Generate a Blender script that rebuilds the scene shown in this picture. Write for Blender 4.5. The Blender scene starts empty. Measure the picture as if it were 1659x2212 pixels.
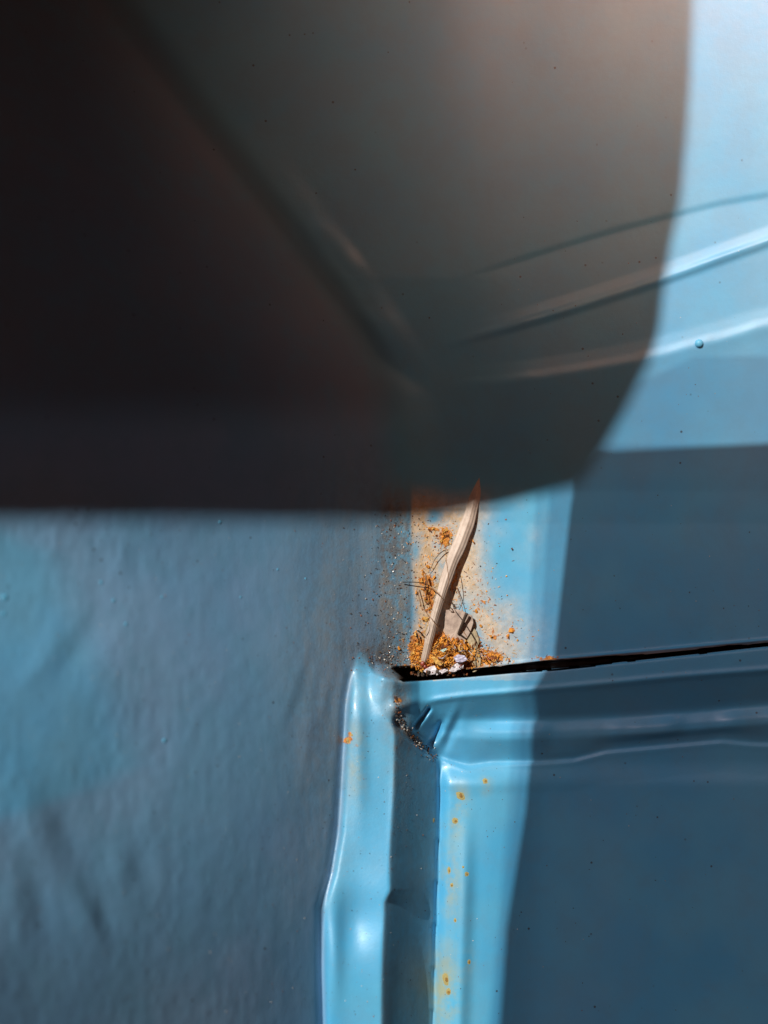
import bpy, bmesh, math, random
import numpy as np
from mathutils import Vector, Matrix, Quaternion
random.seed(7); rng = np.random.default_rng(7)
SC = bpy.context.scene; COL = SC.collection

# ------------------------------------------------------------------ scale, camera, light
S = 0.12 / 1659.0            # metres per unit of the working grid (frame is 0.12 m wide at the back panel)
D = 0.25                     # camera distance to the back panel
cam_d = bpy.data.cameras.new("camera"); cam = bpy.data.objects.new("camera", cam_d); COL.objects.link(cam)
cam.location = (0, -D, 0); cam.rotation_euler = (math.radians(90), 0, 0)
cam_d.sensor_fit = 'HORIZONTAL'; cam_d.sensor_width = 36; cam_d.lens = 36 * D / 0.12
cam_d.clip_start = 0.002; cam_d.clip_end = 100
cam_d.dof.use_dof = True; cam_d.dof.focus_distance = D - 20*S; cam_d.dof.aperture_fstop = 16
SC.camera = cam

L = Vector((-0.42, -0.76, 0.50)).normalized()          # towards the sun
w = bpy.data.worlds.new("World"); SC.world = w; w.use_nodes = True
bg = w.node_tree.nodes['Background']; bg.inputs[0].default_value = (1, .40, .26, 1); bg.inputs[1].default_value = 0.055   # dim brown surroundings
sun_d = bpy.data.lights.new("sun", 'SUN'); sun_d.energy = 5.0; sun_d.angle = math.radians(0.22); sun_d.color = (1, 0.97, 0.92)
sun = bpy.data.objects.new("sun", sun_d); COL.objects.link(sun)
sun.rotation_euler = L.to_track_quat('Z', 'Y').to_euler()
ar = bpy.data.lights.new("added_warm_fill", 'AREA'); ar.energy = 0.057; ar.size = 0.07; ar.color = (1, 0.47, 0.31); ar.spread = math.radians(52)  # added fill, stands in for the warm reflected veil at upper right
aro = bpy.data.objects.new("added_warm_fill", ar); COL.objects.link(aro); aro.location = (0.095, -0.15, 0.155)
aro.rotation_euler = (Vector(aro.location) - Vector((0.065, 0, 0.10))).to_track_quat('Z', 'Y').to_euler()
SC.view_settings.view_transform = 'Standard'; SC.view_settings.look = 'None'
SC.view_settings.exposure = 0.0; SC.view_settings.gamma = 1

# ------------------------------------------------------------------ helpers
def W(px, py, h=0.0):
    """grid coordinates + height (towards the viewer, same unit) -> world point"""
    k = (D - h*S) / D
    return Vector(((px-829.5)*S*k, -h*S, (1106-py)*S*k))
def obj(name, me, mat=None, parent=None, label=None, cat=None, group=None, kind=None):
    o = bpy.data.objects.new(name, me); COL.objects.link(o)
    if mat is not None and me is not None and not me.materials: me.materials.append(mat)
    if parent: o.parent = parent
    for k, v in (('label', label), ('category', cat), ('group', group), ('kind', kind)):
        if v: o[k] = v
    return o
def sst(a, b, x):
    t = np.clip((x-a)/(b-a), 0, 1); return t*t*(3-2*t)
def curve(pts, smooth=25):
    xs = np.arange(-400, 2101, 5.0); p = np.array(pts, float)
    ys = np.interp(xs, p[:, 0], p[:, 1])
    # continue the end slopes
    sl = (p[-1, 1]-p[-2, 1])/(p[-1, 0]-p[-2, 0]); m = xs > p[-1, 0]; ys[m] = p[-1, 1]+(xs[m]-p[-1, 0])*sl
    n = max(1, int(smooth/5)); g = np.exp(-0.5*(np.arange(-3*n, 3*n+1)/n)**2); g /= g.sum()
    ys = np.convolve(np.pad(ys, 3*n, mode='edge'), g, 'valid')
    return lambda x: np.interp(x, xs, ys)
# small value noise in numpy
def vnoise(x, y, sx, sy, seed):
    r = np.random.default_rng(seed); T = r.random((64, 64))
    u = x/sx; v = y/sy; iu = np.floor(u).astype(int); iv = np.floor(v).astype(int); fu = u-iu; fv = v-iv
    fu = fu*fu*(3-2*fu); fv = fv*fv*(3-2*fv)
    a = T[iu % 64, iv % 64]; b = T[(iu+1) % 64, iv % 64]; c = T[iu % 64, (iv+1) % 64]; d = T[(iu+1) % 64, (iv+1) % 64]
    return (a*(1-fu)+b*fu)*(1-fv)+(c*(1-fu)+d*fu)*fv - 0.5
def gb(x, y, cx, cy, sx, sy, ang=0):
    ca, sa = math.cos(ang), math.sin(ang); dx = x-cx; dy = y-cy
    return np.exp(-0.5*(((dx*ca+dy*sa)/sx)**2 + ((-dx*sa+dy*ca)/sy)**2))
def segd(x, y, pts):
    """distance to a polyline"""
    best = np.full(np.broadcast(x, y).shape, 1e9)
    for (x0, y0), (x1, y1) in zip(pts[:-1], pts[1:]):
        vx, vy = x1-x0, y1-y0; t = np.clip(((x-x0)*vx+(y-y0)*vy)/(vx*vx+vy*vy), 0, 1)
        best = np.minimum(best, np.hypot(x-x0-t*vx, y-y0-t*vy))
    return best

# ------------------------------------------------------------------ the pressed steel: feature lines
c_ = curve([(-400, 850), (700, 720), (1000, 600), (1290, 510), (1460, 465), (1560, 440), (1659, 424), (2000, 350)])
a_ = curve([(-400, 1000), (700, 830), (940, 750), (1180, 682), (1370, 622), (1430, 602), (1560, 556), (1659, 520), (2000, 395)])
b_ = curve([(-400, 960), (900, 838), (1100, 820), (1250, 800), (1400, 770), (1510, 742), (1659, 700), (2000, 600)])
st_ = curve([(-400, 1462), (880, 1458), (1000, 1448), (1200, 1425), (1400, 1408), (1659, 1384), (2000, 1350)], 15)
sb_ = curve([(-400, 1474), (870, 1470), (1000, 1461), (1110, 1451), (1200, 1446), (1400, 1425), (1659, 1397), (2000, 1366)], 15)
lp_ = curve([(-400, 1540), (880, 1524), (1000, 1507), (1110, 1498), (1200, 1490), (1350, 1476), (1450, 1466), (1659, 1450), (2000, 1425)], 15)
un_ = curve([(-400, 1560), (960, 1546), (1060, 1552), (1200, 1550), (1400, 1540), (1659, 1518), (2000, 1490)], 15)
cr_ = curve([(-400, 1640), (940, 1640), (1010, 1664), (1060, 1655), (1170, 1653), (1240, 1648), (1310, 1630), (1450, 1617), (1560, 1607), (1620, 1613), (2000, 1625)], 8)
xc_p = np.array([(-200, 140), (0, 285), (150, 392), (430, 600), (800, 866), (870, 878), (1465, 872), (2400, 850)], float)
_yy = np.arange(-900, 3100, 5.0); _g = np.exp(-0.5*(np.arange(-60, 61)/18.0)**2); _g /= _g.sum()
_xcs = np.convolve(np.interp(np.concatenate([_yy[0]-5*np.arange(60, 0, -1), _yy, _yy[-1]+5*np.arange(1, 61)]), xc_p[:, 0], xc_p[:, 1]), _g, 'valid')
def xc(y): return np.interp(y, _yy, _xcs)
def fl(y):  # left edge of the flange
    return np.interp(y, [1395, 1410, 1430, 1520, 1650, 1800, 1890, 1960, 2080, 2212, 2400], [783, 774, 767, 755, 747, 737, 722, 701, 702, 705, 708])
def fr(y):
    return np.interp(y, [1395, 1410, 1450, 1480, 1600, 1700, 1850, 1925, 1950, 2080, 2212, 2400], [786, 793, 806, 848, 851, 848, 840, 842, 829, 825, 822, 820])
def s2(y):  # left edge of the lower post
    return np.interp(y, [1480, 1640, 1720, 2212, 2400], [938, 942, 944, 928, 922])

def prof(x, y):
    """right-hand side: knots down each column"""
    one = np.ones_like(x)
    K = [(-400*one, 100), (c_(x)-90, 64), (c_(x)-8, 61), (c_(x)+3, 58), (a_(x)-32, 58), (a_(x)-11, 61), (a_(x)-3, 65.5+3*vnoise(x, y, 42, 900, 61)), (a_(x)+4, 65.5), (a_(x)+14, 59),
         (b_(x)-38, 55), (b_(x)-12, 57), (b_(x)-4, 60.5+3*vnoise(x, y, 38, 900, 62)), (b_(x)+6, 61), (b_(x)+30, 56), (1060*one, 6), (1130*one, 0), (st_(x)-3, 0),
         (sb_(x)+0, 63), (lp_(x)-12, 64), (lp_(x)-6, 67.5), (lp_(x)-2, 67.5), (lp_(x)+5, 58), (un_(x)-3, 14+26*sst(1080, 950, x)), (un_(x)+6, 10+22*sst(1080, 950, x)),
         (un_(x)+30, 20+12*vnoise(x, y, 48, 900, 41)), (un_(x)+45, 20+12*vnoise(x, y, 48, 900, 41)), (cr_(x)-24, 4), (cr_(x)-9, -4), (cr_(x)-2, 3), (cr_(x)+5, 0), (cr_(x)+60, -6), (2600*one, -2)]
    h = np.full(x.shape, 100.0)
    for (k0, h0), (k1, h1) in zip(K[:-1], K[1:]):
        k1 = np.maximum(k1, k0+1e-3); t = np.clip((y-k0)/(k1-k0), 0, 1); m = y >= k0
        h = np.where(m, h0+(h1-h0)*t, h)
    return h
def base_h(x, y):
    h = prof(x, y)
    # features above die out towards the corner
    flat = np.interp(y, [-400, 600, 1000, 2600], [110, 60, 8, 0])
    wR = sst(930, 1150, x); up = (y < 1100)
    h = np.where(up, flat+(h-flat)*wR, h)
    h = h + 0.00009*np.clip(x-1050, 0, None)**2
    # welded diagonal seam strip along the upper corner
    d = x - xc(y)
    band = sst(-20, 25, d)*(1-sst(45, 100, d))*(1-sst(700, 840, y))*sst(250, 520, y)
    h = h + band*(4 + 7*vnoise(x, y, 60, 50, 3)+4*vnoise(x, y, 110, 80, 4))
    # post below the rail
    low = sst(1640, 1700, y)
    xs = x - s2(y)
    ph = 26*sst(-6, 30, xs) + 13*np.exp(-0.5*((xs-64)/13.0)**2)*sst(1700, 1950, y) + 6*np.exp(-0.5*((xs-70)/50.0)**2) - 16*sst(100, 240, xs)
    h = h + low*ph
    # left-hand panel: rises towards the viewer going left
    u = np.clip(xc(y)-x, -400, None)
    k = 0.86 + 0.38*sst(1150, 2150, y) + 0.34*sst(1080, 350, y)
    hl = k*u/(1+k*(829.5-x)/3456.0) + 14*(1-np.exp(-np.clip(u, 0, None)/130))*sst(1150, 1500, y)
    hl = hl + sst(40, 200, u)*(8*vnoise(x, y, 260, 340, 11) + 3*vnoise(x, y, 110, 160, 12)) + sst(10, 80, u)*(.8*vnoise(x, y, 29, 64, 13) + .8*vnoise(x, y, 12, 26, 14))*(.4+1.2*(vnoise(x, y, 140, 190, 15)+.5))*sst(1000, 1120, y)
    for (cx, cy, A, sx, sy, an) in ((85, 1790, 9, 30, 60, -.4), (265, 1870, 6, 20, 36, -.3), (180, 1960, 5, 22, 55, -.5), (40, 1960, 6, 26, 60, -.2),
                                    (265, 1225, 3, 16, 22, 0), (110, 1420, 8, 26, 60, .7), (200, 1990, 4, 14, 25, -.5), (640, 1480, 3, 10, 60, .3), (665, 1610, 3, 10, 60, .2), (700, 1530, 3, 8, 60, .2)):
        A = A*.55; hl = hl + A*gb(x, y, cx, cy, sx, sy, an) - A*gb(x, y, cx+sx*1.7, cy-sy*.2, sx, sy, an)
    # floor on the right: soft maximum = filleted corner
    R = 7.0 + 5.0*sst(1300, 1440, y) + 19.0*sst(760, 860, y)*sst(1440, 1300, y)
    m = np.where(hl > h, hl, h); dd = np.abs(hl-h)
    hh = m + np.where(dd < 4*R, R*0.5*(1-dd/(4*R))**2*2, 0)
    # recess between flange and post
    belowknot = sst(0, 34, y-(1548+0.95*(x-860)))
    gx = (x - fr(y))/(s2(y)-fr(y))
    wall = (152+52*sst(1600, 2150, y)) - 130*np.clip(gx, 0, 1) - 52*sst(1600, 2150, y)*sst(.0, 1.0, gx)
    inG = (x > fr(y)-8) & (x < s2(y)+4)
    hh = np.where((y > 1520) & inG, hh*(1-belowknot)+wall*belowknot, hh)
    # flange: flat strip facing the viewer
    fw = sst(-7, 4, x-fl(y))*(1-sst(-4, 7, x-fr(y)))*sst(1392, 1490, y)
    rise = 105 + 45*sst(1400, 1560, y) + 52*sst(1600, 2150, y) + 10*vnoise(x, y, 60, 190, 21) + 9*gb(x, y, 775, 1590, 12, 100) - 14*gb(x, y, 765, 1985, 30, 45) + 10*gb(x, y, 722, 2050, 13, 80)+ 4*gb(x, y, 775, 1925, 70, 30)
    hh = hh*(1-fw) + rise*fw
    # crevice at the flange's left edge
    hh = hh - 9*np.exp(-0.5*((x-fl(y)+9)/6.0)**2)*sst(1430, 1500, y)
    # shoulder that ties flange and rail
    sh = (y > 1400) & (y < 1700)
    hs = np.interp(x.ravel(), [780, 850, 880, 905, 940], [150, 140, 104, 72, 62]).reshape(x.shape)
    wsh = sst(795, 830, x)*(1-sst(900, 950, x))*sst(1448, 1475, y + 0.35*(x-860).clip(None, 0)*-1)*(1-sst(0, 30, y-(1552+0.95*(x-860).clip(-60, None))))
    hh = hh*(1-wsh)+hs*wsh
    # scooped end of the rail
    hh = hh + 16*gb(x, y, 872, 1524, 22, 10, -.3) - 5*gb(x, y, 925, 1590, 24, 18, -.8)
    hh = hh + 7*gb(x, y, 958, 1580, 7, 34, .5) - 9*gb(x, y, 940, 1592, 6, 26, .5) - 8*gb(x, y, 974, 1588, 6, 30, .4) + 8*gb(x, y, 884, 1560, 12, 26, .2)
    return hh
GX = np.arange(-240, 1900, 3.0); GY = np.arange(-240, 2460, 3.0)
XX, YY = np.meshgrid(GX, GY)
Hb = base_h(XX, YY)
def blur(A, n):
    g = np.exp(-0.5*(np.arange(-3*n, 3*n+1)/n)**2); g /= g.sum(); k = len(g)//2
    P = np.pad(A, ((k, k), (0, 0)), mode='edge'); A = sum(g[i]*P[i:i+A.shape[0]] for i in range(len(g)))
    P = np.pad(A, ((0, 0), (k, k)), mode='edge'); return sum(g[i]*P[:, i:i+A.shape[1]] for i in range(len(g)))
b1 = blur(Hb, 1); b4 = b1
wq = (1-sst(1330, 1400, YY)); Hs = b4*wq + b1*(1-wq)
def samp(x, y):
    u = np.clip((np.asarray(x, float)-GX[0])/3.0, 0, len(GX)-2.001); v = np.clip((np.asarray(y, float)-GY[0])/3.0, 0, len(GY)-2.001)
    i = u.astype(int); j = v.astype(int); fu = u-i; fv = v-j
    return (Hs[j, i]*(1-fu)+Hs[j, i+1]*fu)*(1-fv)+(Hs[j+1, i]*(1-fu)+Hs[j+1, i+1]*fu)*fv
def HF(x, y):
    x = np.asarray(x, float); y = np.asarray(y, float)
    h = samp(x, y)
    # the open slot between back panel and rail, with a wider pocket at its left end
    top = st_(x) - 14*sst(930, 880, x) + 3*vnoise(x, y, 19, 900, 52)+5*vnoise(x, y, 110, 900, 53)+2.5*sst(960, 1060, x)+5*sst(1150, 1320, x)*(0.8+.9*vnoise(x, y, 60, 900, 57)); bot = sb_(x) + 2*vnoise(x, y, 31, 900, 54)-3*sst(1250, 1350, x)
    s = sst(-2.2, 1.2, y-top)*(1-sst(-1.2, 1.6, y-bot))*sst(858, 884, x+0.6*(1470-y))
    h = h*(1-s) + (-60+36*sst(940, 1200, x)+8*vnoise(x, y, 23, 9, 51))*s
    for pts, dep, wd in (([(926, 1532), (915, 1548), (897, 1570)], 15, 3.4), ([(1112, 1448), (1104, 1466)], 0, 3), ([(952, 1562), (940, 1590), (925, 1610)], 9, 4)):
        h = h - dep*np.exp(-0.5*(segd(x, y, pts)/wd)**2)
    return h
def hf(px, py): return float(HF(np.array([float(px)]), np.array([float(py)]))[0])

# warped lattice: rows follow the feature lines, columns follow the flange
rows_a = [lambda x: -240+0*x, c_, a_, b_, lambda x: 1130+0*x, st_, sb_, lp_, un_, cr_, lambda x: 1760+0*x, lambda x: 2450+0*x]
cnt = [200, 50, 34, 100, 96, 9, 22, 20, 32, 34, 200]
tt = np.concatenate([np.linspace(i, i+1, n, endpoint=False) for i, n in enumerate(cnt)]+[[len(cnt)]])
ucols = np.concatenate([np.arange(-240, 690, 4.0), np.arange(690, 1130, 2.2), np.arange(1130, 1890, 3.6)])
U, T = np.meshgrid(ucols, tt)
anch = np.stack([np.broadcast_to(np.asarray(f(ucols), float), ucols.shape) for f in rows_a])
# keep order where lines pinch together on the left
for i in range(1, len(anch)): anch[i] = np.maximum(anch[i], anch[i-1]+6)
ti = np.clip(T.astype(int), 0, len(cnt)-1); tf = T-ti; ui = np.broadcast_to(np.arange(len(ucols)), T.shape)
PY = anch[ti, ui]*(1-tf)+anch[ti+1, ui]*tf
# column warp
low = sst(1380, 1470, PY)
def cw(u, y):
    src = np.array([640, 760, 850, 940, 1080])
    out = np.empty_like(u)
    f0, f1, f2 = fl(y), fr(y), s2(y)
    seg = [(640, 760, 640+0*y, f0), (760, 850, f0, f1), (850, 940, f1, f2), (940, 1080, f2, 1080+0*y)]
    out[:] = u
    for a, b, oa, ob in seg:
        m = (u >= a) & (u < b); t = (u-a)/(b-a); out = np.where(m, oa+(ob-oa)*t, out)
    return out
PX = U*(1-low) + cw(U, PY)*low
PH = HF(PX, PY)
K = (D-PH*S)/D
VX = (PX-829.5)*S*K; VY = -PH*S; VZ = (1106-PY)*S*K
V = np.stack([VX, VY, VZ], -1)
du = np.zeros_like(V); dv = np.zeros_like(V)
du[:, 1:-1] = V[:, 2:]-V[:, :-2]; du[:, 0] = V[:, 1]-V[:, 0]; du[:, -1] = V[:, -1]-V[:, -2]
dv[1:-1] = V[2:]-V[:-2]; dv[0] = V[1]-V[0]; dv[-1] = V[-1]-V[-2]
N = np.cross(dv, du); N /= np.maximum(np.linalg.norm(N, axis=-1, keepdims=True), 1e-12)
N[N[..., 1] > 0] *= -1

# ---- soiling masks (stain shapes of the paint; last two put shade tone into colour)
def masks(x, y):
    n1 = vnoise(x, y, 34, 34, 31); n2 = vnoise(x, y, 14, 14, 32); n3 = vnoise(x, y, 90, 90, 33)
    dirt = sst(883, 893, x)*sst(1030, 1110, y+30*n3)*(1-sst(965, 1150+50*sst(1180, 1420, y), x+110*n3+40*n1+16*n2))*(1-sst(1452, 1470, y-0.0*x))
    dirt = np.maximum(dirt, 1.25*sst(883, 893, x)*(1-sst(915, 985, x+30*n1))*sst(1060, 1110, y))
    dirt = np.maximum(dirt, 0.75*gb(x, y, 1075, 1390, 60, 60))*(y < 1470)
    for (cx, cy, sx, sy) in ((1002, 1322, 14, 20), (1030, 1395, 10, 26), (938, 1108, 10, 7), (897, 1190, 9, 20), (935, 1120, 12, 8), (888, 1310, 7, 60)):
        dirt = dirt*(1-0.85*gb(x, y, cx, cy, sx, sy))
    rust = np.zeros_like(x)
    for (cx, cy, s1, s2_, an, A) in ((962, 1160, 11, 14, .3, 1), (938, 1143, 12, 4, .2, .8), (928, 1283, 12, 34, -.1, .85), (915, 1255, 10, 14, 0, .7), (985, 1235, 6, 60, .25, .55),
            (965, 1400, 52, 26, 0, 1.2), (900, 1400, 16, 22, 0, 1), (960, 1440, 60, 16, 0, 1.1), (1000, 1370, 26, 14, .2, .8), (1062, 1422, 22, 10, -.3, .9), (1030, 1240, 30, 30, 0, .28),
            (1040, 1300, 22, 22, 0, .45), (1105, 1362, 5, 5, 0, 1), (1098, 1375, 4, 6, 0, .7), (1068, 1378, 5, 4, 0, .8), (1012, 1140, 5, 5, 0, 1.2), (1056, 1365, 30, 12, 0, .4), (1020, 1210, 22, 60, 0, .25),
            (750, 1600, 7, 8, 0, .9), (757, 1585, 5, 4, 0, .6), (765, 1608, 9, 4, .4, .5), (858, 1516, 9, 8, 0, .5), (1182, 1424, 26, 6, 0, .8)):
        rust = np.maximum(rust, A*gb(x, y, cx, cy, s1, s2_, an))
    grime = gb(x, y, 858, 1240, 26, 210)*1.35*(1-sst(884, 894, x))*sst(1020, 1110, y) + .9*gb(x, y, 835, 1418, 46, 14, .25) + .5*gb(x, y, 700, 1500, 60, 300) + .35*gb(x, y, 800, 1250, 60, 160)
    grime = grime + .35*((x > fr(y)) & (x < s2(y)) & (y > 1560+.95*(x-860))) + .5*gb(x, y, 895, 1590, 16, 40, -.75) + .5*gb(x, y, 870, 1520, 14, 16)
    yel = np.zeros_like(x)
    for (cx, cy, s1, s2_, A) in ((770, 1640, 14, 60, .6), (960, 2140, 28, 70, .8), (975, 1905, 16, 60, .65), (984, 1785, 14, 24, .6), (994, 1730, 14, 26, .7), (1010, 2080, 12, 20, .5), (1048, 1695, 10, 14, .5), (1050, 1150, 200, 0.1, 0)):
        yel = np.maximum(yel, A*gb(x, y, cx, cy, s1, s2_+.01))
    inner = ((y > st_(x)-2-14*sst(930, 880, x)) & (y < sb_(x)-1) & (x > 862)).astype(float)
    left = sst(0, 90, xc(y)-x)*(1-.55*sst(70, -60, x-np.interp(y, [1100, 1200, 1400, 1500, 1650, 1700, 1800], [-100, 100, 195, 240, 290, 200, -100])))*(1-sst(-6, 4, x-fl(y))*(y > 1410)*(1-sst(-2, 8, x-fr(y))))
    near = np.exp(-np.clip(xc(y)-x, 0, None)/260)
    matte_shade = sst(50, -30, x-xc(y))*sst(960, 830, y); dusty_shade = np.maximum(.8*sst(20, -70, y-c_(x))*sst(0, 90, x-xc(y)), .65*sst(1120, 930, y)*sst(-40, 60, x-xc(y)))  # shade's tone painted into wall and panel, together with a dust film
    return dirt, rust, np.clip(grime, 0, 1), yel, inner, left, near, matte_shade, dusty_shade
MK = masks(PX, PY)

# ------------------------------------------------------------------ materials
def newmat(name):
    m = bpy.data.materials.new(name); m.use_nodes = True; return m, m.node_tree, m.node_tree.nodes['Principled BSDF']
def nd(nt, t, **kw):
    n = nt.nodes.new(t)
    for k, v in kw.items(): setattr(n, k, v)
    return n
def noise(nt, scale, detail=4, rough=.55, vec=None):
    n = nd(nt, 'ShaderNodeTexNoise'); n.inputs['Scale'].default_value = scale; n.inputs['Detail'].default_value = detail; n.inputs['Roughness'].default_value = rough
    if vec: nt.links.new(vec, n.inputs['Vector'])
    return n.outputs[0]
def math_(nt, op, a, b=None, clamp=False):
    n = nd(nt, 'ShaderNodeMath', operation=op); n.use_clamp = clamp
    for i, v in enumerate((a, b)):
        if v is None: continue
        if isinstance(v, (int, float)): n.inputs[i].default_value = v
        else: nt.links.new(v, n.inputs[i])
    return n.outputs[0]
def ramp(nt, v, lo, hi, a=0.0, b=1.0):
    n = nd(nt, 'ShaderNodeMapRange'); n.inputs[1].default_value = lo; n.inputs[2].default_value = hi; n.inputs[3].default_value = a; n.inputs[4].default_value = b
    n.interpolation_type = 'SMOOTHSTEP'; nt.links.new(v, n.inputs[0]); return n.outputs[0]
def mix(nt, f, a, b):
    n = nd(nt, 'ShaderNodeMix', data_type='RGBA')
    if isinstance(f, (int, float)): n.inputs[0].default_value = f
    else: nt.links.new(f, n.inputs[0])
    for i, v in ((6, a), (7, b)):
        if isinstance(v, tuple): n.inputs[i].default_value = (*v, 1)
        else: nt.links.new(v, n.inputs[i])
    return n.outputs[2]
def attr(nt, name):
    n = nd(nt, 'ShaderNodeAttribute'); n.attribute_name = name; return n.outputs['Fac']
def scaled(nt, sx, sy, sz):
    tc = nd(nt, 'ShaderNodeTexCoord'); mp = nd(nt, 'ShaderNodeMapping'); mp.inputs['Scale'].default_value = (sx, sy, sz)
    nt.links.new(tc.outputs['Object'], mp.inputs['Vector']); return mp.outputs[0]

paint, pt, pb = newmat("blue_paint")
co = scaled(pt, 1, 1, 1); cs = scaled(pt, 1, 1, .22)
dirt, rust, grime, yel, inner, left = (attr(pt, n) for n in ('dirt', 'rust', 'grime', 'yellow', 'inner', 'left'))
nA = noise(pt, 60, 3, .5, co); nB = noise(pt, 900, 5, .6, co); nC = noise(pt, 2600, 3, .6, co); nS = noise(pt, 420, 4, .6, cs); nD = noise(pt, 260, 5, .65, co)
base = mix(pt, ramp(pt, nA, .35, .65), (.065, .375, .63), (.09, .41, .63))
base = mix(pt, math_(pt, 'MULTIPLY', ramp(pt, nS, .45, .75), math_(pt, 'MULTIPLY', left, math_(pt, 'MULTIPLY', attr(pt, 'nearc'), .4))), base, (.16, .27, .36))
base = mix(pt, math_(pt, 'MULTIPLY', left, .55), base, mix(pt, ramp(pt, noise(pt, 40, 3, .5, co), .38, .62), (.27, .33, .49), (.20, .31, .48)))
nM = noise(pt, 210, 6, .7, co)
base = mix(pt, math_(pt, 'MULTIPLY', attr(pt, 'dusty_shade'), ramp(pt, nM, .25, .7, .35, .65)), base, (.16, .28, .43))  # dust film that also tints the panel for its shadow and veil
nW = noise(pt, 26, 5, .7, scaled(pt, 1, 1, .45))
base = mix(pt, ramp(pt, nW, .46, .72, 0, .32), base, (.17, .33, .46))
base = mix(pt, math_(pt, 'MULTIPLY', attr(pt, 'matte_shade'), .55), base, (.15, .145, .15))  # warm brown of the shadow put into the upper-left wall colour
base = mix(pt, ramp(pt, nM, .40, .72, 0, .38), base, (.11, .31, .46))
# yellow bloom
base = mix(pt, math_(pt, 'MULTIPLY', yel, ramp(pt, nD, .35, .65)), base, (.38, .36, .16))
# tan dirt film
dm = math_(pt, 'MULTIPLY', dirt, ramp(pt, nD, .22, .58, .35, 1.0), True)
dm = math_(pt, 'MULTIPLY', dm, ramp(pt, nC, .25, .55, .7, 1.0), True)
base = mix(pt, dm, base, mix(pt, ramp(pt, nB, .35, .65), (.52, .35, .18), (.66, .50, .34)))
# dark grime, grainy
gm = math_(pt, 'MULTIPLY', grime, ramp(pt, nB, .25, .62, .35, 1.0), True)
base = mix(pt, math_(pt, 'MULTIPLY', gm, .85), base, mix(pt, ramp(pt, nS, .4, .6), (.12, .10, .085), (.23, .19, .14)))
# rust
rm = ramp(pt, math_(pt, 'ADD', rust, math_(pt, 'MULTIPLY', math_(pt, 'SUBTRACT', nB, .5), 1.9)), .42, .60)
rm = math_(pt, 'MULTIPLY', rm, ramp(pt, rust, .08, .22))
base = mix(pt, rm, base, mix(pt, ramp(pt, nC, .3, .7), (.33, .085, .006), (.72, .29, .035)))
# fine dark specks
vo = nd(pt, 'ShaderNodeTexVoronoi'); vo.inputs['Scale'].default_value = 420; pt.links.new(co, vo.inputs['Vector'])
spk = math_(pt, 'LESS_THAN', vo.outputs['Distance'], .075)
vn = noise(pt, 180, 2, .5, co)
spk = math_(pt, 'MULTIPLY', spk, ramp(pt, vn, .5, .6))
base = mix(pt, math_(pt, 'MULTIPLY', spk, .8), base, (.03, .03, .03))
base = mix(pt, inner, base, mix(pt, ramp(pt, nD, .3, .7), (.03, .016, .010), (.12, .075, .05)))
pt.links.new(base, pb.inputs['Base Color'])
ro = ramp(pt, noise(pt, 150, 4, .6, co), .3, .7, .40, .48)
ro = math_(pt, 'ADD', ro, math_(pt, 'MULTIPLY', math_(pt, 'ADD', math_(pt, 'ADD', dm, rm), gm, True), .35))
mt = attr(pt, 'matte_shade'); ro = math_(pt, 'ADD', ro, math_(pt, 'MULTIPLY', mt, .45), True); pt.links.new(math_(pt, 'MULTIPLY', math_(pt, 'SUBTRACT', 1.0, mt), .22), pb.inputs['Coat Weight'])
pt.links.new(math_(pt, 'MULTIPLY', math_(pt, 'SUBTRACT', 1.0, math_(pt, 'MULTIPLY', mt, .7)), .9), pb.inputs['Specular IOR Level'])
pt.links.new(ro, pb.inputs['Roughness']); pb.inputs['Coat Roughness'].default_value = .16
hgt = math_(pt, 'ADD', math_(pt, 'MULTIPLY', nB, .16), math_(pt, 'MULTIPLY', noise(pt, 5200, 2, .5, co), .05))
hgt = math_(pt, 'ADD', hgt, math_(pt, 'MULTIPLY', nS, math_(pt, 'ADD', math_(pt, 'MULTIPLY', math_(pt, 'MULTIPLY', left, ramp(pt, attr(pt, 'nearc'), 0, 1, .12, 1)), .5), .05)))
hgt = math_(pt, 'ADD', hgt, math_(pt, 'MULTIPLY', nC, math_(pt, 'ADD', math_(pt, 'ADD', math_(pt, 'MULTIPLY', rm, .8), math_(pt, 'MULTIPLY', grime, .5)), math_(pt, 'MULTIPLY', dirt, .25))))
bp = nd(pt, 'ShaderNodeBump'); bp.inputs['Strength'].default_value = .55; bp.inputs['Distance'].default_value = .0003
pt.links.new(hgt, bp.inputs['Height']); pt.links.new(bp.outputs[0], pb.inputs['Normal'])

def simple(name, c1, c2, scale=900, rough=.6, bump=.3, dist=.0002, trans=0):
    m, t, b = newmat(name); v = scaled(t, 1, 1, 1); n = noise(t, scale, 5, .6, v)
    t.links.new(mix(t, ramp(t, n, .35, .65), c1, c2), b.inputs['Base Color']); b.inputs['Roughness'].default_value = rough
    bb = nd(t, 'ShaderNodeBump'); bb.inputs['Strength'].default_value = bump; bb.inputs['Distance'].default_value = dist
    t.links.new(n, bb.inputs['Height']); t.links.new(bb.outputs[0], b.inputs['Normal'])
    return m
M_rust = simple("orange_rust", (.60, .19, .012), (.95, .42, .05), 2200, .75, .8)
M_rust2 = simple("dark_rust", (.10, .03, .008), (.34, .10, .02), 2200, .7, .8)
M_ochre = simple("ochre_rust", (.50, .28, .06), (.78, .45, .12), 1800, .7, .6)
M_chip = simple("pale_chip", (.34, .25, .20), (.50, .38, .30), 700, .8, .4)
M_tan = simple("tan_scrap", (.30, .24, .15), (.46, .36, .22), 900, .8, .4)
M_white = simple("white_flake", (.40, .35, .35), (.68, .62, .64), 1500, .5, .4)
M_hair = simple("dark_fibre", (.012, .009, .008), (.05, .03, .02), 900, .5, .1)
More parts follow.
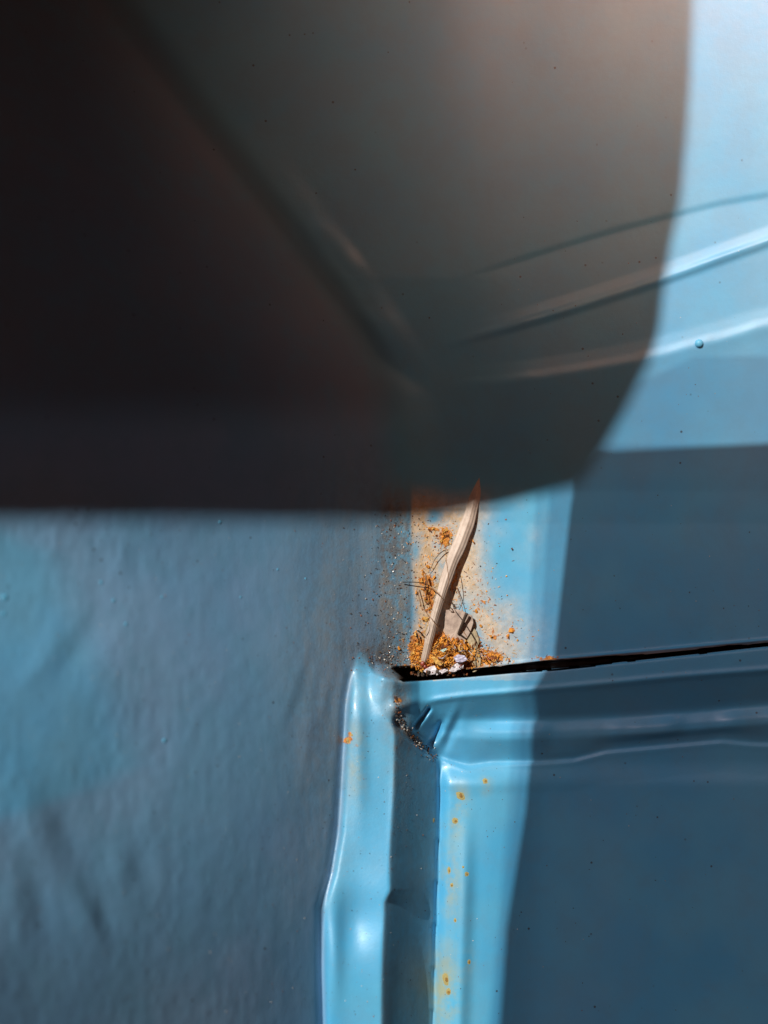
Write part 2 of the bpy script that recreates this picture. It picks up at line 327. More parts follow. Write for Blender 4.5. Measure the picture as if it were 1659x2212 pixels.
M_hair2 = simple("brown_fibre", (.22, .11, .05), (.45, .26, .14), 900, .45, .1)
M_husk = simple("red_brown_shell", (.16, .025, .015), (.34, .07, .04), 1200, .22, .2)
M_grain = simple("mineral_grain", (.30, .26, .22), (.75, .70, .62), 400, .18, .1)
M_dark = simple("dark_grain", (.02, .015, .012), (.09, .06, .04), 400, .6, .2)
M_blister = simple("blue_blister", (.095, .385, .61), (.125, .415, .60), 60, .2, .05)
M_spot = simple("rust_spot", (.42, .38, .14), (.55, .42, .16), 2500, .6, .7)
M_spotd = simple("rust_core", (.26, .14, .03), (.42, .24, .06), 2500, .7, .7)
M_shade_plate = simple("dark_plate", (.03, .03, .03), (.05, .045, .04), 80, .5, .1)
grass, gt, gbn = newmat("dried_grass")
gv = scaled(gt, 1, 1, 1); uv = nd(gt, 'ShaderNodeAttribute'); uv.attribute_name = 'across'
st = nd(gt, 'ShaderNodeMath', operation='SINE'); gt.links.new(math_(gt, 'MULTIPLY', math_(gt, 'ADD', uv.outputs['Fac'], math_(gt, 'MULTIPLY', noise(gt, 90, 2, .5, gv), .25)), 13.0), st.inputs[0])
gn = noise(gt, 500, 4, .6, gv)
gc = mix(gt, ramp(gt, gn, .35, .65), (.46, .35, .27), (.59, .47, .38)); gc = mix(gt, ramp(gt, st.outputs[0], -1, 1, 0, .22), gc, (.42, .31, .24))
gc = mix(gt, ramp(gt, noise(gt, 1700, 3, .6, gv), .62, .72, 0, .6), gc, (.18, .10, .06))
gt.links.new(gc, gbn.inputs['Base Color']); gbn.inputs['Roughness'].default_value = .55
gb_ = nd(gt, 'ShaderNodeBump'); gb_.inputs['Strength'].default_value = .2; gb_.inputs['Distance'].default_value = .0002; gt.links.new(st.outputs[0], gb_.inputs['Height']); gt.links.new(gb_.outputs[0], gbn.inputs['Normal'])

# ------------------------------------------------------------------ the body: parts cut from the pressed sheet
ny, nx = PX.shape
CX = PX[:-1, :-1]; CY = PY[:-1, :-1]; TT = T[:-1, :-1]
part = np.zeros(CX.shape, int)                                  # 0 back panel
part[(TT < 3)] = 1                                              # upper panel with its ridges
part[(TT >= 6) & (TT < 8)] = 2                                  # rail
part[(TT >= 8) & (TT < 9)] = 3                                  # rolled edge
part[(TT >= 9)] = 4                                             # lower panel
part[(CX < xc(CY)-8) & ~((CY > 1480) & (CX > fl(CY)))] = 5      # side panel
part[(TT >= 5) & (TT < 6)] = 6                                  # slot
part[(CX < 862)] = np.where(part[(CX < 862)] == 6, 5, part[(CX < 862)])
part[(CY > 1412) & (CX >= fl(CY)-1) & (CX < fr(CY)+1)] = 7      # flange
part[(CY > 1600) & (CX >= fr(CY)+1) & (CX < s2(CY)-2) & (TT < 99)] = 8     # channel
part[(TT >= 9) & (CX >= s2(CY)-2) & (CX < s2(CY)+170)] = 9      # post
names = ['back_panel', 'upper_panel', 'rail', 'rolled_edge', 'lower_panel', 'side_panel', 'slot', 'flange', 'channel', 'post']
body = bpy.data.objects.new("steel_body", None); COL.objects.link(body)
body['label'] = "blue painted steel vehicle body corner with rusty seam, ledge rail and folded flange"; body['category'] = "vehicle body"
idx = np.arange(ny*nx).reshape(ny, nx)
quads = np.stack([idx[:-1, :-1], idx[1:, :-1], idx[1:, 1:], idx[:-1, 1:]], -1)
VF = V.reshape(-1, 3); NF = N.reshape(-1, 3)
plabels = {2: "bright blue ledge rail with rounded highlight edge", 7: "narrow light blue folded flange left of the dark channel", 8: "dark shaded channel between flange and post", 6: "black slot under the rusty back panel", 5: "grey blue grainy side panel", 0: "back panel with tan and orange rust stains"}
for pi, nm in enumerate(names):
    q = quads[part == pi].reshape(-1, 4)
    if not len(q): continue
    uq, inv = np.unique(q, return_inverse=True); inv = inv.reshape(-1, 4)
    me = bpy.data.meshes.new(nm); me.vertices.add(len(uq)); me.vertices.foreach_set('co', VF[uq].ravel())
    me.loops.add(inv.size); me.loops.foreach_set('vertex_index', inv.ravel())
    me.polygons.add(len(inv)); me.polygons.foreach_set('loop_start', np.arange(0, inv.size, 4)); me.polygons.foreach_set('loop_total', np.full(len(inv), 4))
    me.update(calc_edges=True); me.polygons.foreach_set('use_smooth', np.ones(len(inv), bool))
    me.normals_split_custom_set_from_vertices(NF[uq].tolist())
    for an, arr in zip(('dirt', 'rust', 'grime', 'yellow', 'inner', 'left', 'nearc', 'matte_shade', 'dusty_shade'), MK):
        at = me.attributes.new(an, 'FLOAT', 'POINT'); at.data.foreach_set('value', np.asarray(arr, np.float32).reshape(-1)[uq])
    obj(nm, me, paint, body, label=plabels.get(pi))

# ------------------------------------------------------------------ small-thing builders
def local(o_origin, pts): return [Vector(p)-o_origin for p in pts]
def tube(name, pts, r, mat, label, cat, group=None, sides=6, taper=True, parent=None):
    """a bent fibre; pts = (px, py, height above the sheet)"""
    P = [W(px, py, hf(px, py)+h) for px, py, h in pts]
    # Catmull-Rom
    Q = []
    E = [P[0]*2-P[1]]+P+[P[-1]*2-P[-2]]
    for i in range(1, len(E)-2):
        for k in range(7):
            t = k/7.0; p0, p1, p2, p3 = E[i-1:i+3]
            Q.append(.5*((2*p1)+(p2-p0)*t+(2*p0-5*p1+4*p2-p3)*t*t+(3*p1-p0-3*p2+p3)*t**3))
    Q.append(P[-1]); n = len(Q); org = Q[0].copy()
    vs = []; fs = []
    for i, q in enumerate(Q):
        d = (Q[min(i+1, n-1)]-Q[max(i-1, 0)]).normalized(); a = d.cross(Vector((.1, 1, .2))).normalized(); b = d.cross(a)
        rr = r*S*((1-.75*(i/(n-1))**2) if taper else 1)*(0.9+.2*random.random())
        for k in range(sides):
            an = 2*math.pi*k/sides; vs.append(q-org+(a*math.cos(an)+b*math.sin(an))*rr)
    for i in range(n-1):
        for k in range(sides):
            k2 = (k+1) % sides; fs.append((i*sides+k, i*sides+k2, (i+1)*sides+k2, (i+1)*sides+k))
    fs.append(tuple(range(sides))[::-1]); fs.append(tuple((n-1)*sides+k for k in range(sides)))
    me = bpy.data.meshes.new(name); me.from_pydata(vs, [], fs); me.update(); me.polygons.foreach_set('use_smooth', [True]*len(me.polygons))
    o = obj(name, me, mat, parent, label, cat, group); o.location = org; return o
def flake_mesh(name, n=7, thick=.22, seed=0, bend=.3, elong=1.0):
    r = random.Random(seed); vs = []; top = []; ang = [2*math.pi*(i+.5*r.random())/n for i in range(n)]
    rad = [(.6+.55*r.random()) for _ in range(n)]
    ring = [(math.cos(a)*q*elong, math.sin(a)*q/elong) for a, q in zip(ang, rad)]
    def z(x, y): return bend*(x*x-.4*y*y)+.12*r.uniform(-1, 1)
    for (x, y) in ring: vs.append((x, y, z(x, y)+thick/2))
    for (x, y) in ring: vs.append((x*.92, y*.92, z(x, y)-thick/2))
    vs.append((0, 0, thick*.7)); vs.append((0, 0, -thick/2)); fs = []
    for i in range(n):
        j = (i+1) % n; fs += [(i, j, n*2), (n+j, n+i, n*2+1), (i, n+i, n+j, j)]
    me = bpy.data.meshes.new(name); me.from_pydata(vs, [], fs); me.update(); return me
def tri_blob(seed, sub=1, amp=.25):
    bm = bmesh.new(); bmesh.ops.create_icosphere(bm, subdivisions=sub, radius=1); r = random.Random(seed)
    for v in bm.verts: v.co *= 1+amp*r.uniform(-1, 1)
    me = bpy.data.meshes.new("grain"); bm.to_mesh(me); bm.free(); return me

# paint blister and rust spots on the sheet (parts of the body)
def on_sheet(o, px, py, lift, size, squash=.45, rot=0):
    e = 4; p = W(px, py, hf(px, py)); px1 = W(px+e, py, hf(px+e, py)); py1 = W(px, py+e, hf(px, py+e))
    n = (py1-p).cross(px1-p).normalized()
    if n.y > 0: n = -n
    q = n.to_track_quat('Z', 'Y') @ Quaternion((0, 0, 1), rot)
    o.location = p+n*lift*S; o.rotation_mode = 'QUATERNION'; o.rotation_quaternion = q
    sz = size if isinstance(size, tuple) else (size, size)
    o.scale = (sz[0]*S, sz[1]*S, squash*min(sz)*S)
bl = tri_blob(5, 3, 0.0)
for p in bl.polygons: p.use_smooth = True
o = obj("paint_blister", bl, M_blister, body); on_sheet(o, 1510, 742, 0, 9, .9)
bl2 = bl.copy(); bl2.materials.clear(); bl2.materials.append(M_blister)
for (px, py, s) in ((10, 1290, 7), (8, 1325, 5), (272, 1348, 4), (218, 1258, 4), (245, 1297, 4), (475, 1128, 4), (355, 1600, 5), (350, 1290, 3), (600, 1230, 3), (660, 1250, 3), (520, 1290, 3)):
    o = obj("paint_blister", bl2, M_blister, body); on_sheet(o, px, py, 0, s*.8, .4)
def disc_mesh(seed, n=14):
    r = random.Random(seed); vs = [(0, 0, .35)]; fs = []
    for ring, (rr, z) in enumerate(((.45, .28), (.8, .12), (1.0, -.05))):
        for i in range(n):
            a = 2*math.pi*i/n; q = rr*(1+.18*r.uniform(-1, 1)); vs.append((math.cos(a)*q, math.sin(a)*q, z+.05*r.uniform(-1, 1)))
    for i in range(n):
        j = (i+1) % n; fs.append((0, 1+i, 1+j))
        for ring in range(2): a = 1+ring*n; fs.append((a+i, a+n+i, a+n+j, a+j))
    me = bpy.data.meshes.new("rust_spot"); me.from_pydata(vs, [], fs); me.update()
    for p in me.polygons: p.use_smooth = True
    return me
spots = [(994, 1718, 9, 13, .4), (1048, 1687, 6, 6, 0), (983, 1773, 7, 7, 0), (1008, 1888, 5, 5, 0), (970, 1880, 4, 8, 0), (975, 1912, 5, 5, .3), (963, 2115, 8, 13, .2), (968, 2142, 9, 8, 0),
         (1013, 2078, 5, 6, 0), (983, 1988, 4, 5, 0), (937, 1772, 4, 6, 0), (752, 1600, 6, 7, 0), (760, 1588, 3, 3, 0), (1001, 1873, 3, 3, 0)]
for i, (px, py, sx, sy, an) in enumerate(spots):
    o = obj("rust_spot", disc_mesh(i), M_spot, body); on_sheet(o, px, py, 0, (sx, sy), .22, an)
    c = obj("rust_core", disc_mesh(i+50), M_spotd, o); c.location = (.15, -.1, .30); c.scale = (.42, .42, .6)

# ------------------------------------------------------------------ dried grass blade
def ribbon(name, pts, mat, label, cat, fold=.35, thick=2.0, nseg=60, origin=None):
    """pts = (px, py, h absolute, half width, roll)"""
    A = np.array(pts, float); t = np.linspace(0, 1, len(A)); ts = np.linspace(0, 1, nseg)
    def ev(c):
        y = np.interp(np.linspace(0, 1, 400), t, A[:, c]); g = np.exp(-0.5*(np.arange(-24, 25)/10.0)**2); g /= g.sum()
        yp = np.concatenate([2*y[0]-y[24:0:-1], y, 2*y[-1]-y[-2:-26:-1]]); y = np.convolve(yp, g, 'valid'); return np.interp(ts, np.linspace(0, 1, 400), y)
    px, py, ph, pw, pr = (ev(i) for i in range(5))
    C = [W(a, b, c) for a, b, c in zip(px, py, ph)]; org = C[0].copy(); vs = []; ac = []; m = 9; fs = []
    for i, c in enumerate(C):
        d = (C[min(i+1, nseg-1)]-C[max(i-1, 0)]).normalized(); side = d.cross(Vector((0, -1, 0))).normalized(); up = side.cross(d).normalized()
        if up.y > 0: up = -up
        q = Quaternion(d, pr[i]); side = q @ side; up = q @ up
        for layer in (1, 0):
            for k in range(m):
                s = (k/(m-1))*2-1; edge = s*pw[i]*(1+.04*math.sin(i*.9+3*s))
                z = -fold*abs(s)*pw[i]*(1 if layer else 1) + (thick/2 if layer else -thick/2)
                edge *= .72; vs.append(c-org+side*edge*S+up*z*S); ac.append(s)
    st_n = 2*m
    for i in range(nseg-1):
        a = i*st_n; b = a+st_n
        for k in range(m-1):
            fs.append((a+k, a+k+1, b+k+1, b+k)); fs.append((a+m+k+1, a+m+k, b+m+k, b+m+k+1))
        fs.append((a, b, b+m, a+m)); fs.append((a+m-1, a+2*m-1, b+2*m-1, b+m-1))
    for a in (0, (nseg-1)*st_n): fs.append(tuple(a+k for k in range(m))+tuple(a+m+k for k in range(m-1, -1, -1)))
    me = bpy.data.meshes.new(name); me.from_pydata(vs, [], fs); me.update(); me.polygons.foreach_set('use_smooth', [True]*len(me.polygons))
    at = me.attributes.new('across', 'FLOAT', 'POINT'); at.data.foreach_set('value', ac)
    bm = bmesh.new(); bm.from_mesh(me); bmesh.ops.recalc_face_normals(bm, faces=bm.faces); bm.to_mesh(me); bm.free()
    o = obj(name, me, mat, None, label, cat); o.location = org; return o
ribbon("grass_blade", [(916, 1432, 10, 9, .2), (919, 1423, 16, 12, .2), (929, 1379, 26, 13, .2), (940, 1334, 32, 13, .25), (956, 1279, 32, 15, .2), (976, 1216, 27, 19, .1), (996, 1170, 21, 21, 0), (1013, 1125, 15, 20, 0), (1026, 1075, 11, 16, 0), (1037, 1025, 9, 10, 0), (1047, 970, 7, 2, 0)],
       grass, "long pale dried grass blade leaning up out of the rusty corner into the shadow", "grass blade")

# pale chip standing behind the blade
def chip(name, pts, h, thick, mat, label, cat, group=None, tilt=(0, 0)):
    cx = sum(p[0] for p in pts)/len(pts); cy = sum(p[1] for p in pts)/len(pts); org = W(cx, cy, h); vs = []; n = len(pts)
    for l in (1, 0):
        for (x, y) in pts: vs.append(W(x, y, h+tilt[0]*(x-cx)+tilt[1]*(y-cy)+(thick/2 if l else -thick/2)+1.2*random.uniform(-1, 1))-org)
    vs.append(W(cx, cy, h+thick*.9)-org); vs.append(W(cx, cy, h-thick*.5)-org); fs = []
    for i in range(n):
        j = (i+1) % n; fs += [(i, j, 2*n), (n+j, n+i, 2*n+1), (i, n+i, n+j, j)]
    me = bpy.data.meshes.new(name); me.from_pydata(vs, [], fs); me.update()
    bm = bmesh.new(); bm.from_mesh(me); bmesh.ops.subdivide_edges(bm, edges=bm.edges[:], cuts=2, use_grid_fill=True)
    for v in bm.verts: v.co += Vector([random.uniform(-1, 1)*.9*S for _ in range(3)])
    bmesh.ops.recalc_face_normals(bm, faces=bm.faces); bm.to_mesh(me); bm.free()
    o = obj(name, me, mat, None, label, cat, group); o.location = org; return o
chip("leaf_scrap", [(964, 1318), (985, 1316), (1004, 1322), (1019, 1330), (1022, 1345), (1014, 1368), (1003, 1388), (992, 1402), (978, 1400), (966, 1388), (960, 1362), (961, 1338)], 10, 2.5, M_chip,
     "pale pinkish leaf scrap standing between the grass blade and the black twig", "leaf scrap", tilt=(.1, -.1))
chip("leaf_scrap", [(1016, 1352), (1028, 1362), (1036, 1385), (1030, 1402), (1018, 1398), (1010, 1384)], 6, 2, M_tan, "small tan leaf scrap right of the black twig above the rust pile", "leaf scrap")
chip("leaf_scrap", [(1016, 1398), (1034, 1402), (1038, 1425), (1036, 1446), (1022, 1452), (1014, 1430)], 4, 2, M_tan, "ochre leaf scrap at the right side of the rust pile, ringed by a dark fibre", "leaf scrap")
chip("paint_flake", [(915, 1449), (928, 1441), (938, 1438), (943, 1446), (940, 1456), (928, 1458)], 22, 3, M_white, "white paint flake beside the red brown husk at the bottom left of the rust pile", "paint flake", tilt=(.2, .1))
chip("paint_flake", [(942, 1452), (955, 1446), (968, 1445), (966, 1451), (954, 1456), (943, 1458)], 22, 3, M_white, "long thin cream paint flake lying on the edge of the black slot", "paint flake")
chip("paint_flake", [(970, 1449), (978, 1438), (990, 1431), (1002, 1434), (1000, 1444), (988, 1449), (980, 1452)], 22, 4, M_white, "largest white paint flake, at the foot of the rust pile right of centre", "paint flake", tilt=(-.1, .2))
chip("paint_flake", [(980, 1420), (990, 1414), (1004, 1417), (1010, 1425), (998, 1430), (986, 1430)], 32, 3, simple("lilac_flake", (.36, .33, .42), (.55, .5, .62), 900, .4, .3), "lilac grey paint flake above the largest white flake in the rust pile", "paint flake")
chip("paint_flake", [(932, 1420), (938, 1418), (948, 1427), (957, 1432), (953, 1438), (942, 1434)], 30, 3, M_ochre, "yellow paint flake between the blade's foot and the rust pile", "paint flake")
chip("paint_flake", [(951, 1405), (963, 1400), (966, 1403), (957, 1409)], 34, 2, simple("green_flake", (.30, .42, .36), (.48, .6, .52), 900, .4, .3), "small pale green paint flake high in the middle of the rust pile", "paint flake")
# reddish husk in the corner
hk = bpy.data.objects.new("insect_husk", None); COL.objects.link(hk); hk.location = W(917, 1442, 14)
hk['label'] = "red brown glossy insect husk lying at the foot of the grass blade"; hk['category'] = "insect"
for (nm, x, y, r) in (("head", 913, 1434, 5.2), ("thorax", 918, 1440, 4.0), ("abdomen", 924, 1446, 5.0)):
    me = tri_blob(int(x), 2, .06)
    for p in me.polygons: p.use_smooth = True
    o = obj(nm, me, M_husk, hk); o.location = W(x, y, 16)-hk.location; o.scale = (r*S, r*S*.9, r*S*1.15)
for k, (x0, y0, x1, y1) in enumerate(((911, 1433, 893, 1431), (915, 1438, 903, 1452), (921, 1442, 934, 1434), (914, 1430, 922, 1420))):
    vs = [W(x0, y0, 18), W((x0+x1)/2, (y0+y1)/2-2, 24), W(x1, y1, 14)]; o = tube("leg", [(x0, y0, 6), ((x0+x1)/2, (y0+y1)/2-2, 14), (x1, y1, 4)], 1.0, M_husk, None, None, sides=5)
    o.parent = hk; o.location = o.location-hk.location

# ------------------------------------------------------------------ twigs and fibres  (crop coordinates of the corner -> grid)
def C(x, y): return ((1550+.33153*x)/1.82278, (2050+.33153*y)/1.82278)
def fib(pts, r, mat, label, cat="fibre", group=None, name="plant_fibre", taper=True):
    return tube(name, [(*C(x, y), h) for x, y, h in pts], r, mat, label, cat, group, taper=taper)
fib([(868, 1100, 30), (835, 1180, 26), (800, 1270, 20), (770, 1350, 12)], 3.2, M_hair, "short thick black twig sticking up out of the right of the rust pile", "twig", name="twig", taper=False)
fib([(770, 1345, 12), (800, 1362, 10), (862, 1405, 8)], 2.6, M_hair, "black bent twig end lying below the short thick black twig", "twig", name="twig", taper=False)
fib([(370, 635, 16), (385, 690, 16), (415, 768, 12)], 2.4, M_hair2, "short bristle with a pale tip left of the grass blade", "twig", name="twig")
fib([(105, 730, 6), (230, 730, 12), (340, 742, 14), (430, 775, 14), (500, 830, 18)], 1.0, M_hair, "dark fibre running left across the corner from behind the grass blade")
fib([(280, 790, 8), (300, 900, 12), (340, 1040, 16), (420, 1130, 40), (520, 1270, 52), (580, 1375, 20)], .95, M_hair2, "long brown fibre curving from the corner down across the grass blade")
fib([(625, 345, 8), (560, 380, 10), (490, 460, 10), (450, 550, 8), (410, 620, 6)], .9, M_hair, "curved fibre arching left of the blade at mid height")
fib([(620, 440, 60), (640, 570, 62), (655, 740, 60), (620, 900, 50), (650, 1010, 20)], .8, M_hair2, "fine fibre lying along the grass blade")
fib([(430, 780, 14), (520, 850, 56), (590, 940, 56), (660, 1060, 20), (780, 1105, 12)], 1.1, M_hair2, "reddish fibre crossing the grass blade to the leaf scrap")
fib([(690, 960, 10), (740, 1080, 14), (830, 1200, 18), (900, 1310, 18), (970, 1430, 16), (985, 1560, 12), (950, 1730, 8)], 1.1, M_hair, "longest dark fibre looping round the right side of the rust pile")
fib([(745, 780, 6), (790, 920, 10), (820, 1060, 14), (850, 1200, 14)], .8, M_hair2, "fine tan fibre standing right of the blade above the leaf scrap")
fib([(690, 985, 10), (730, 998, 9), (760, 996, 8)], .8, M_hair, "very short fibre stub right of the blade's middle")
fib([(285, 1305, 14), (330, 1340, 12), (360, 1372, 8)], 1.8, M_hair, "dark stub of stalk left of the blade's foot, upper one", "twig", name="twig")
fib([(270, 1340, 14), (290, 1400, 12), (318, 1460, 8)], 1.6, M_hair, "dark stub of stalk left of the blade's foot, lower one", "twig", name="twig")
fib([(380, 720, 10), (385, 850, 10), (410, 960, 10), (440, 1060, 10)], 1.1, M_hair, "dark fibre hanging beside the left edge of the blade")
fib([(365, 1340, 30), (390, 1270, 34), (420, 1180, 30)], .9, M_ochre, "short golden fibre along the blade's lower left edge")
fib([(1250, 1640, 8), (1200, 1685, 8), (1160, 1720, 6)], .9, M_hair, "straight fibre standing alone at the far right end of the rust")
fib([(1100, 1600, 8), (1150, 1640, 14), (1210, 1635, 14)], 1.3, M_husk, "red brown forked fibre at the right end of the rust")
fib([(810, 1290, 12), (850, 1350, 12), (880, 1390, 10)], 1.2, M_hair2, "short brown fibre right of the thick black twig")
fib([(240, 1717, 10), (290, 1722, 10), (335, 1728, 10)], 1.0, M_hair2, "short brown fibre left of the insect husk")
r2 = random.Random(5)
for i in range(26):
    x = r2.gauss(700, 150); y = r2.gauss(1560, 90); a = r2.uniform(0, 6.3); ln = r2.uniform(50, 130); b = a+r2.uniform(-1, 1)
    if y > 1720: y = 1700
    fib([(x, y, 16), (x+.5*ln*math.cos(a), y+.5*ln*math.sin(a), 32), (x+.5*ln*(math.cos(a)+math.cos(b)), min(1740, y+.5*ln*(math.sin(a)+math.sin(b))), 14)], r2.choice((.8, 1.0, 1.3)),
        r2.choice((M_hair, M_hair2, M_hair2, M_white, M_husk)), "fine curled fibre tangled in the orange rust pile", "fibre", "fibres tangled in the rust pile")

# ------------------------------------------------------------------ rust flakes (individual) and crumbs (stuff)
FM = []
for i in range(10):
    for m in ((M_rust, M_rust, M_rust, M_rust2) if i % 3 else (M_rust, M_ochre, M_ochre, M_rust2)):
        me = flake_mesh("rust_flake", 7, .25, 100+i, random.Random(i).uniform(-.4, .4), random.Random(i).uniform(.8, 1.3)); me.materials.append(m); FM.append(me)
r3 = random.Random(11); placed = []
def put_flake(px, py, s, lift, label, grp):
    me = r3.choice(FM); o = obj("rust_flake", me, None, None, label, "rust flake", grp)
    o.location = W(px, py, hf(px, py)+lift); o.scale = (s*S, s*S, s*S); o.rotation_euler = (r3.uniform(.9, 2.2), r3.uniform(-.7, .7), r3.uniform(0, 6.3))
# pile in the corner
def pile_h(px, py): return 26*math.exp(-((px-966)/52)**2-((py-1420)/42)**2)
n = 0
while n < 110:
    px = r3.gauss(972, 36); py = r3.gauss(1408, 28)
    top = 1366+abs(px-985)*.45
    if py < top or py > st_(px)-3 or px < 893 or px > 1048: continue
    put_flake(px, py, r3.uniform(2.6, 7), r3.uniform(.3, 1.0)*pile_h(px, py)+2, "orange rust flake in the pile heaped in the corner over the slot", "rust flakes heaped in the corner"); n += 1
for (cx, cy, sx, sy, k, lb) in ((900, 1398, 9, 13, 16, 'left of the grass blade\'s foot'), (1062, 1424, 18, 8, 14, 'at the right end of the rust pile'), (958, 1162, 9, 12, 16, 'in the bright patch left of the blade\'s top'), (940, 1143, 10, 3, 5, 'in the short row just under the shadow edge'), (925, 1280, 9, 26, 18, 'in the column left of the blade\'s middle'), (918, 1255, 8, 10, 6, 'at the bristle with a pale tip')):
    for i in range(k):
        px = r3.gauss(cx, sx); py = min(r3.gauss(cy, sy), float(st_(px))-4)
        put_flake(px, py, r3.uniform(2.2, 5), 2, "small orange rust flake "+lb, "rust flakes "+lb)
for (x, y, s) in ((945, 255, 6), (1390, 1305, 6), (1360, 1370, 5), (1145, 1375, 5), (1410, 330, 4), (300, 1245, 5), (375, 945, 5), (430, 1040, 5), (265, 850, 5), (380, 1170, 7), (1035, 1250, 4), (60, 1515, 5), (350, 1165, 5), (980, 1075, 5), (1470, 1420, 3)):
    px, py = C(x, y); put_flake(px, py, s, 1.5, "single orange rust flake lying apart on the stained panel", "rust flakes lying apart on the stained panel")
def crumbs(name, pts, mats, label, cat, needles=False):
    """pts: (px, py, lift, size); one mesh of many small irregular grains"""
    B = [tri_blob(i, 1, .3) for i in range(4)]; arr = []
    for m in B:
        v = np.empty(len(m.vertices)*3); m.vertices.foreach_get('co', v); f = np.array([p.vertices[:] for p in m.polygons]); arr.append((v.reshape(-1, 3), f))
    vs = []; fs = []; mi = []; off = 0; rr = random.Random(3)
    P = np.array(pts); H = HF(P[:, 0], P[:, 1])
    for (px, py, lf, s), h in zip(pts, H):
        v, f = rr.choice(arr); q = (np.array([.34, .36, 2.9]) if (needles and rr.random() < .82) else np.array([rr.uniform(.6, 1.5), rr.uniform(.6, 1.2), rr.uniform(.6, 1.5)]))*s*S
        R = np.array(Matrix.Rotation(rr.uniform(0, 6.3), 3, 'Y') @ Matrix.Rotation(rr.uniform(-.8, .8), 3, 'X')); c = np.array(W(px, py, h+lf)); vs.append((v*q)@R.T+c); fs.append(f+off); off += len(v); mi += [rr.randrange(len(mats))]*len(f)
    me = bpy.data.meshes.new(name); me.from_pydata(np.concatenate(vs).tolist(), [], np.concatenate(fs).tolist()); me.update()
    for m in mats: me.materials.append(m)
    me.polygons.foreach_set('material_index', mi)
    for m in B: bpy.data.meshes.remove(m)
    return obj(name, me, None, None, label, cat, kind='stuff')
pts = []
while len(pts) < 3400:
    px = r3.gauss(968, 42); py = r3.gauss(1410, 30)
    if py > st_(px)-2 or px < 885 or py < 1362+abs(px-985)*.45: continue
    pts.append((px, py, r3.uniform(0, 1)**1.5*pile_h(px, py)+.5, r3.uniform(.7, 2.4)))
for (cx, cy, sx, sy, k) in ((900, 1398, 11, 15, 150), (1062, 1424, 22, 10, 160), (958, 1160, 9, 14, 150), (930, 1270, 14, 40, 200), (1035, 1290, 30, 40, 110), (920, 1160, 24, 30, 60), (985, 1250, 8, 60, 110), (1080, 1370, 40, 30, 60), (1185, 1420, 14, 3, 20)):
    for i in range(k):
        px = r3.gauss(cx, sx); py = min(r3.gauss(cy, sy), float(st_(px))-3); pts.append((px, py, .5, r3.uniform(.5, 1.9)))
crumbs("rust_crumbs", pts, [M_rust, M_rust, M_rust, M_ochre, M_rust2], "orange and brown rust crumbs filling the corner between the grass blade's foot and the slot", "rust crumbs", True)
pts = []
for i in range(850):
    px = r3.gauss(866, 28) if i % 3 else r3.uniform(740, 1100); py = r3.uniform(1110, 1455)
    if i % 4 == 0: px = r3.gauss(840, 30); py = r3.gauss(1425, 14)
    pts.append((px, py, .3, r3.choice((.5, .7, .9, 1.2, 1.5))))
for i in range(500): pts.append((r3.uniform(0, 850), r3.uniform(1120, 2200), .2, r3.uniform(.4, .9)))
for i in range(160): pts.append((r3.uniform(1100, 1659), r3.uniform(450, 2200), .2, r3.uniform(.5, 1.2)))
for i in range(260):
    y = r3.uniform(1500, 2200); pts.append((r3.uniform(700, 1100), y, .2, r3.uniform(.5, 1.1)))
for i in range(160):   # crust along the scooped rail end
    t = r3.random(); x = np.interp(t, [0, .25, .6, 1], [856, 862, 896, 940]); y = np.interp(t, [0, .25, .6, 1], [1505, 1555, 1598, 1638]); pts.append((x+r3.gauss(0, 4), y+r3.gauss(0, 5), .5, r3.uniform(.8, 2.2)))
crumbs("grit", pts, [M_dark, M_dark, M_dark, M_rust2, M_grain], "dark and glinting grains of grit clinging to the blue paint round the corner", "grit")
pts = [(r3.uniform(885, 1010), r3.uniform(1451, 1460), r3.uniform(25, 60), r3.uniform(1.5, 4)) for _ in range(160)]
crumbs("grit", pts, [M_dark, M_rust2], "dark crumbs lying inside the open slot below the rust pile", "grit")

# ------------------------------------------------------------------ added unseen plates that shade the sheet (above and behind the camera)
def plate(name, outline, t, thick, mat, label, cat, parent=None):
    """a flat sheet in a plane square to the sun, its outline given where its shadow edge falls"""
    oo = []
    for (p, q) in zip(outline, outline[1:]+outline[:1]):
        m = max(1, int(math.hypot(q[0]-p[0], q[1]-p[1])/30)); oo += [(p[0]+(q[0]-p[0])*i/m, p[1]+(q[1]-p[1])*i/m) for i in range(m)]
    outline = oo
    a = L.cross(Vector((0, 0, 1))).normalized(); b = a.cross(L).normalized(); org = L*t
    vs = []; n = len(outline)
    for l in (0, 1):
        for (px, py) in outline:
            x = min(max(px, -230), 1880); y = min(max(py, -230), 2440)
            p = W(px, py, hf(x, y)); u = (p-org).dot(a); v = (p-org).dot(b); vs.append(org+a*u+b*v+L*thick*l)
    me = bpy.data.meshes.new(name); bm = bmesh.new(); bv = [bm.verts.new(v-org) for v in vs]
    bm.faces.new(bv[:n]); bm.faces.new(bv[n:][::-1])
    for i in range(n): j = (i+1) % n; bm.faces.new((bv[i], bv[j], bv[n+j], bv[n+i]))
    bmesh.ops.recalc_face_normals(bm, faces=bm.faces); bmesh.ops.triangulate(bm, faces=bm.faces[:]); bm.to_mesh(me); bm.free()
    o = obj(name, me, mat, parent, label, cat); o.location = org; return o
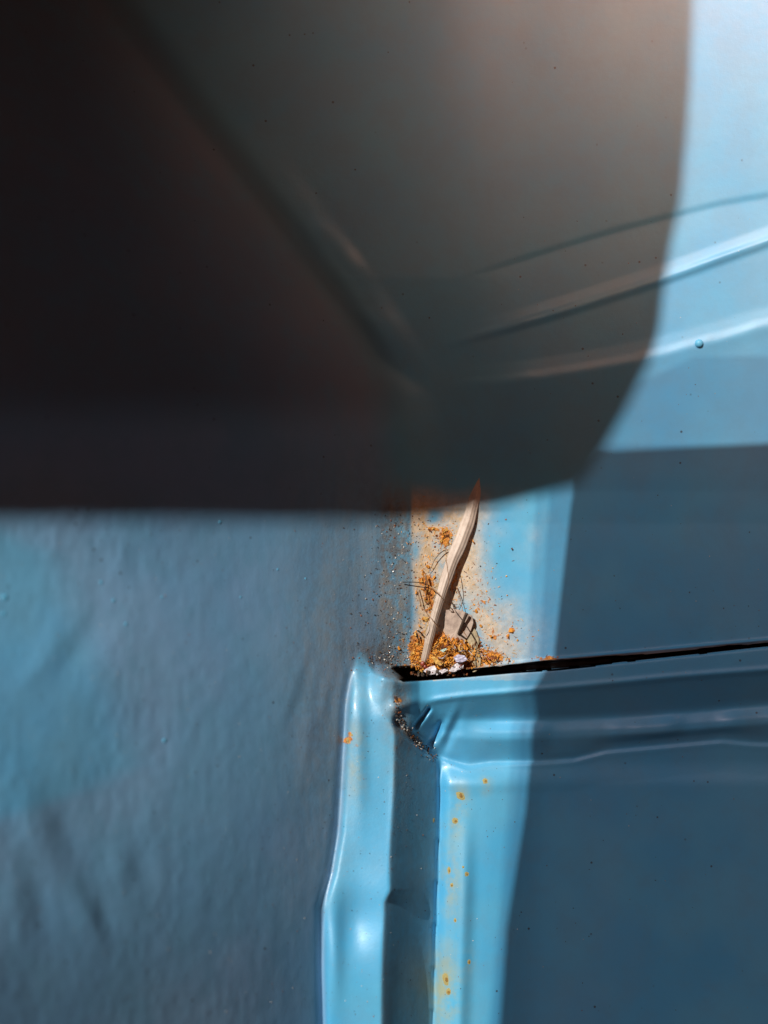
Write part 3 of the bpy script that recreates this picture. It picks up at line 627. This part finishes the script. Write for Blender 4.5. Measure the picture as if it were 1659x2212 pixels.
plate("shade_plate", [(-700, 1124), (-200, 1122), (300, 1124), (700, 1126), (850, 1124), (950, 1117), (1080, 1092), (1180, 1066), (1245, 1050), (1272, 1022), (1297, 982), (1350, 890), (1405, 780), (1425, 710),
      (1437, 600), (1452, 520), (1470, 440), (1480, 330), (1490, 200), (1498, 0), (1500, -300), (1500, -1200), (-700, -1200)], .60, .004, M_shade_plate,
      "dark rounded lid added out of view to cast the large shadow", "blocker")  # added to cast the big shadow, outline shaped from that shadow's edge
def tint(name, c):
    m, t, b = newmat(name); tr = nd(t, 'ShaderNodeBsdfTransparent'); tr.inputs[0].default_value = (*c, 1)
    gl = nd(t, 'ShaderNodeBsdfGlossy'); gl.inputs['Roughness'].default_value = .05; mx = nd(t, 'ShaderNodeMixShader'); mx.inputs[0].default_value = .04
    t.links.new(tr.outputs[0], mx.inputs[1]); t.links.new(gl.outputs[0], mx.inputs[2]); t.links.new(mx.outputs[0], t.nodes['Material Output'].inputs[0]); return m
dimmer_root = bpy.data.objects.new("tinted_dimmer", None); COL.objects.link(dimmer_root)  # added unseen layers that dim the sun and step its shadow edge
dimmer_root['label'] = "smoky tinted window pane with a stepped edge, added out of view to thin the sunlight"; dimmer_root['category'] = "dimmer"
gA = tint("tinted_glass", (.54, .48, .49)); gB = tint("edge_step", (.90, .90, .92))
plate("pane", [(1293, 976), (1900, 945), (1900, 2500), (1060, 2500), (1095, 2000), (1135, 1750), (1152, 1560), (1158, 1480), (1196, 1420), (1215, 1250), (1232, 1100), (1242, 1040)], .235, .0015, gA, None, None, dimmer_root)
plate("edge_step", [(1240, 960), (1900, 962), (1900, 2500), (1045, 2500), (1085, 2000), (1118, 1700), (1125, 1560), (1128, 1480), (1165, 1420), (1175, 1250), (1190, 1040)], .238, .0004, gB, None, None, dimmer_root)
plate("edge_step", [(1230, 900), (1500, 770), (1900, 770), (1900, 2500), (1030, 2500), (1075, 2000), (1100, 1700), (1106, 1560), (1108, 1480), (1140, 1420), (1148, 1250), (1160, 1040)], .241, .0004, gB, None, None, dimmer_root)
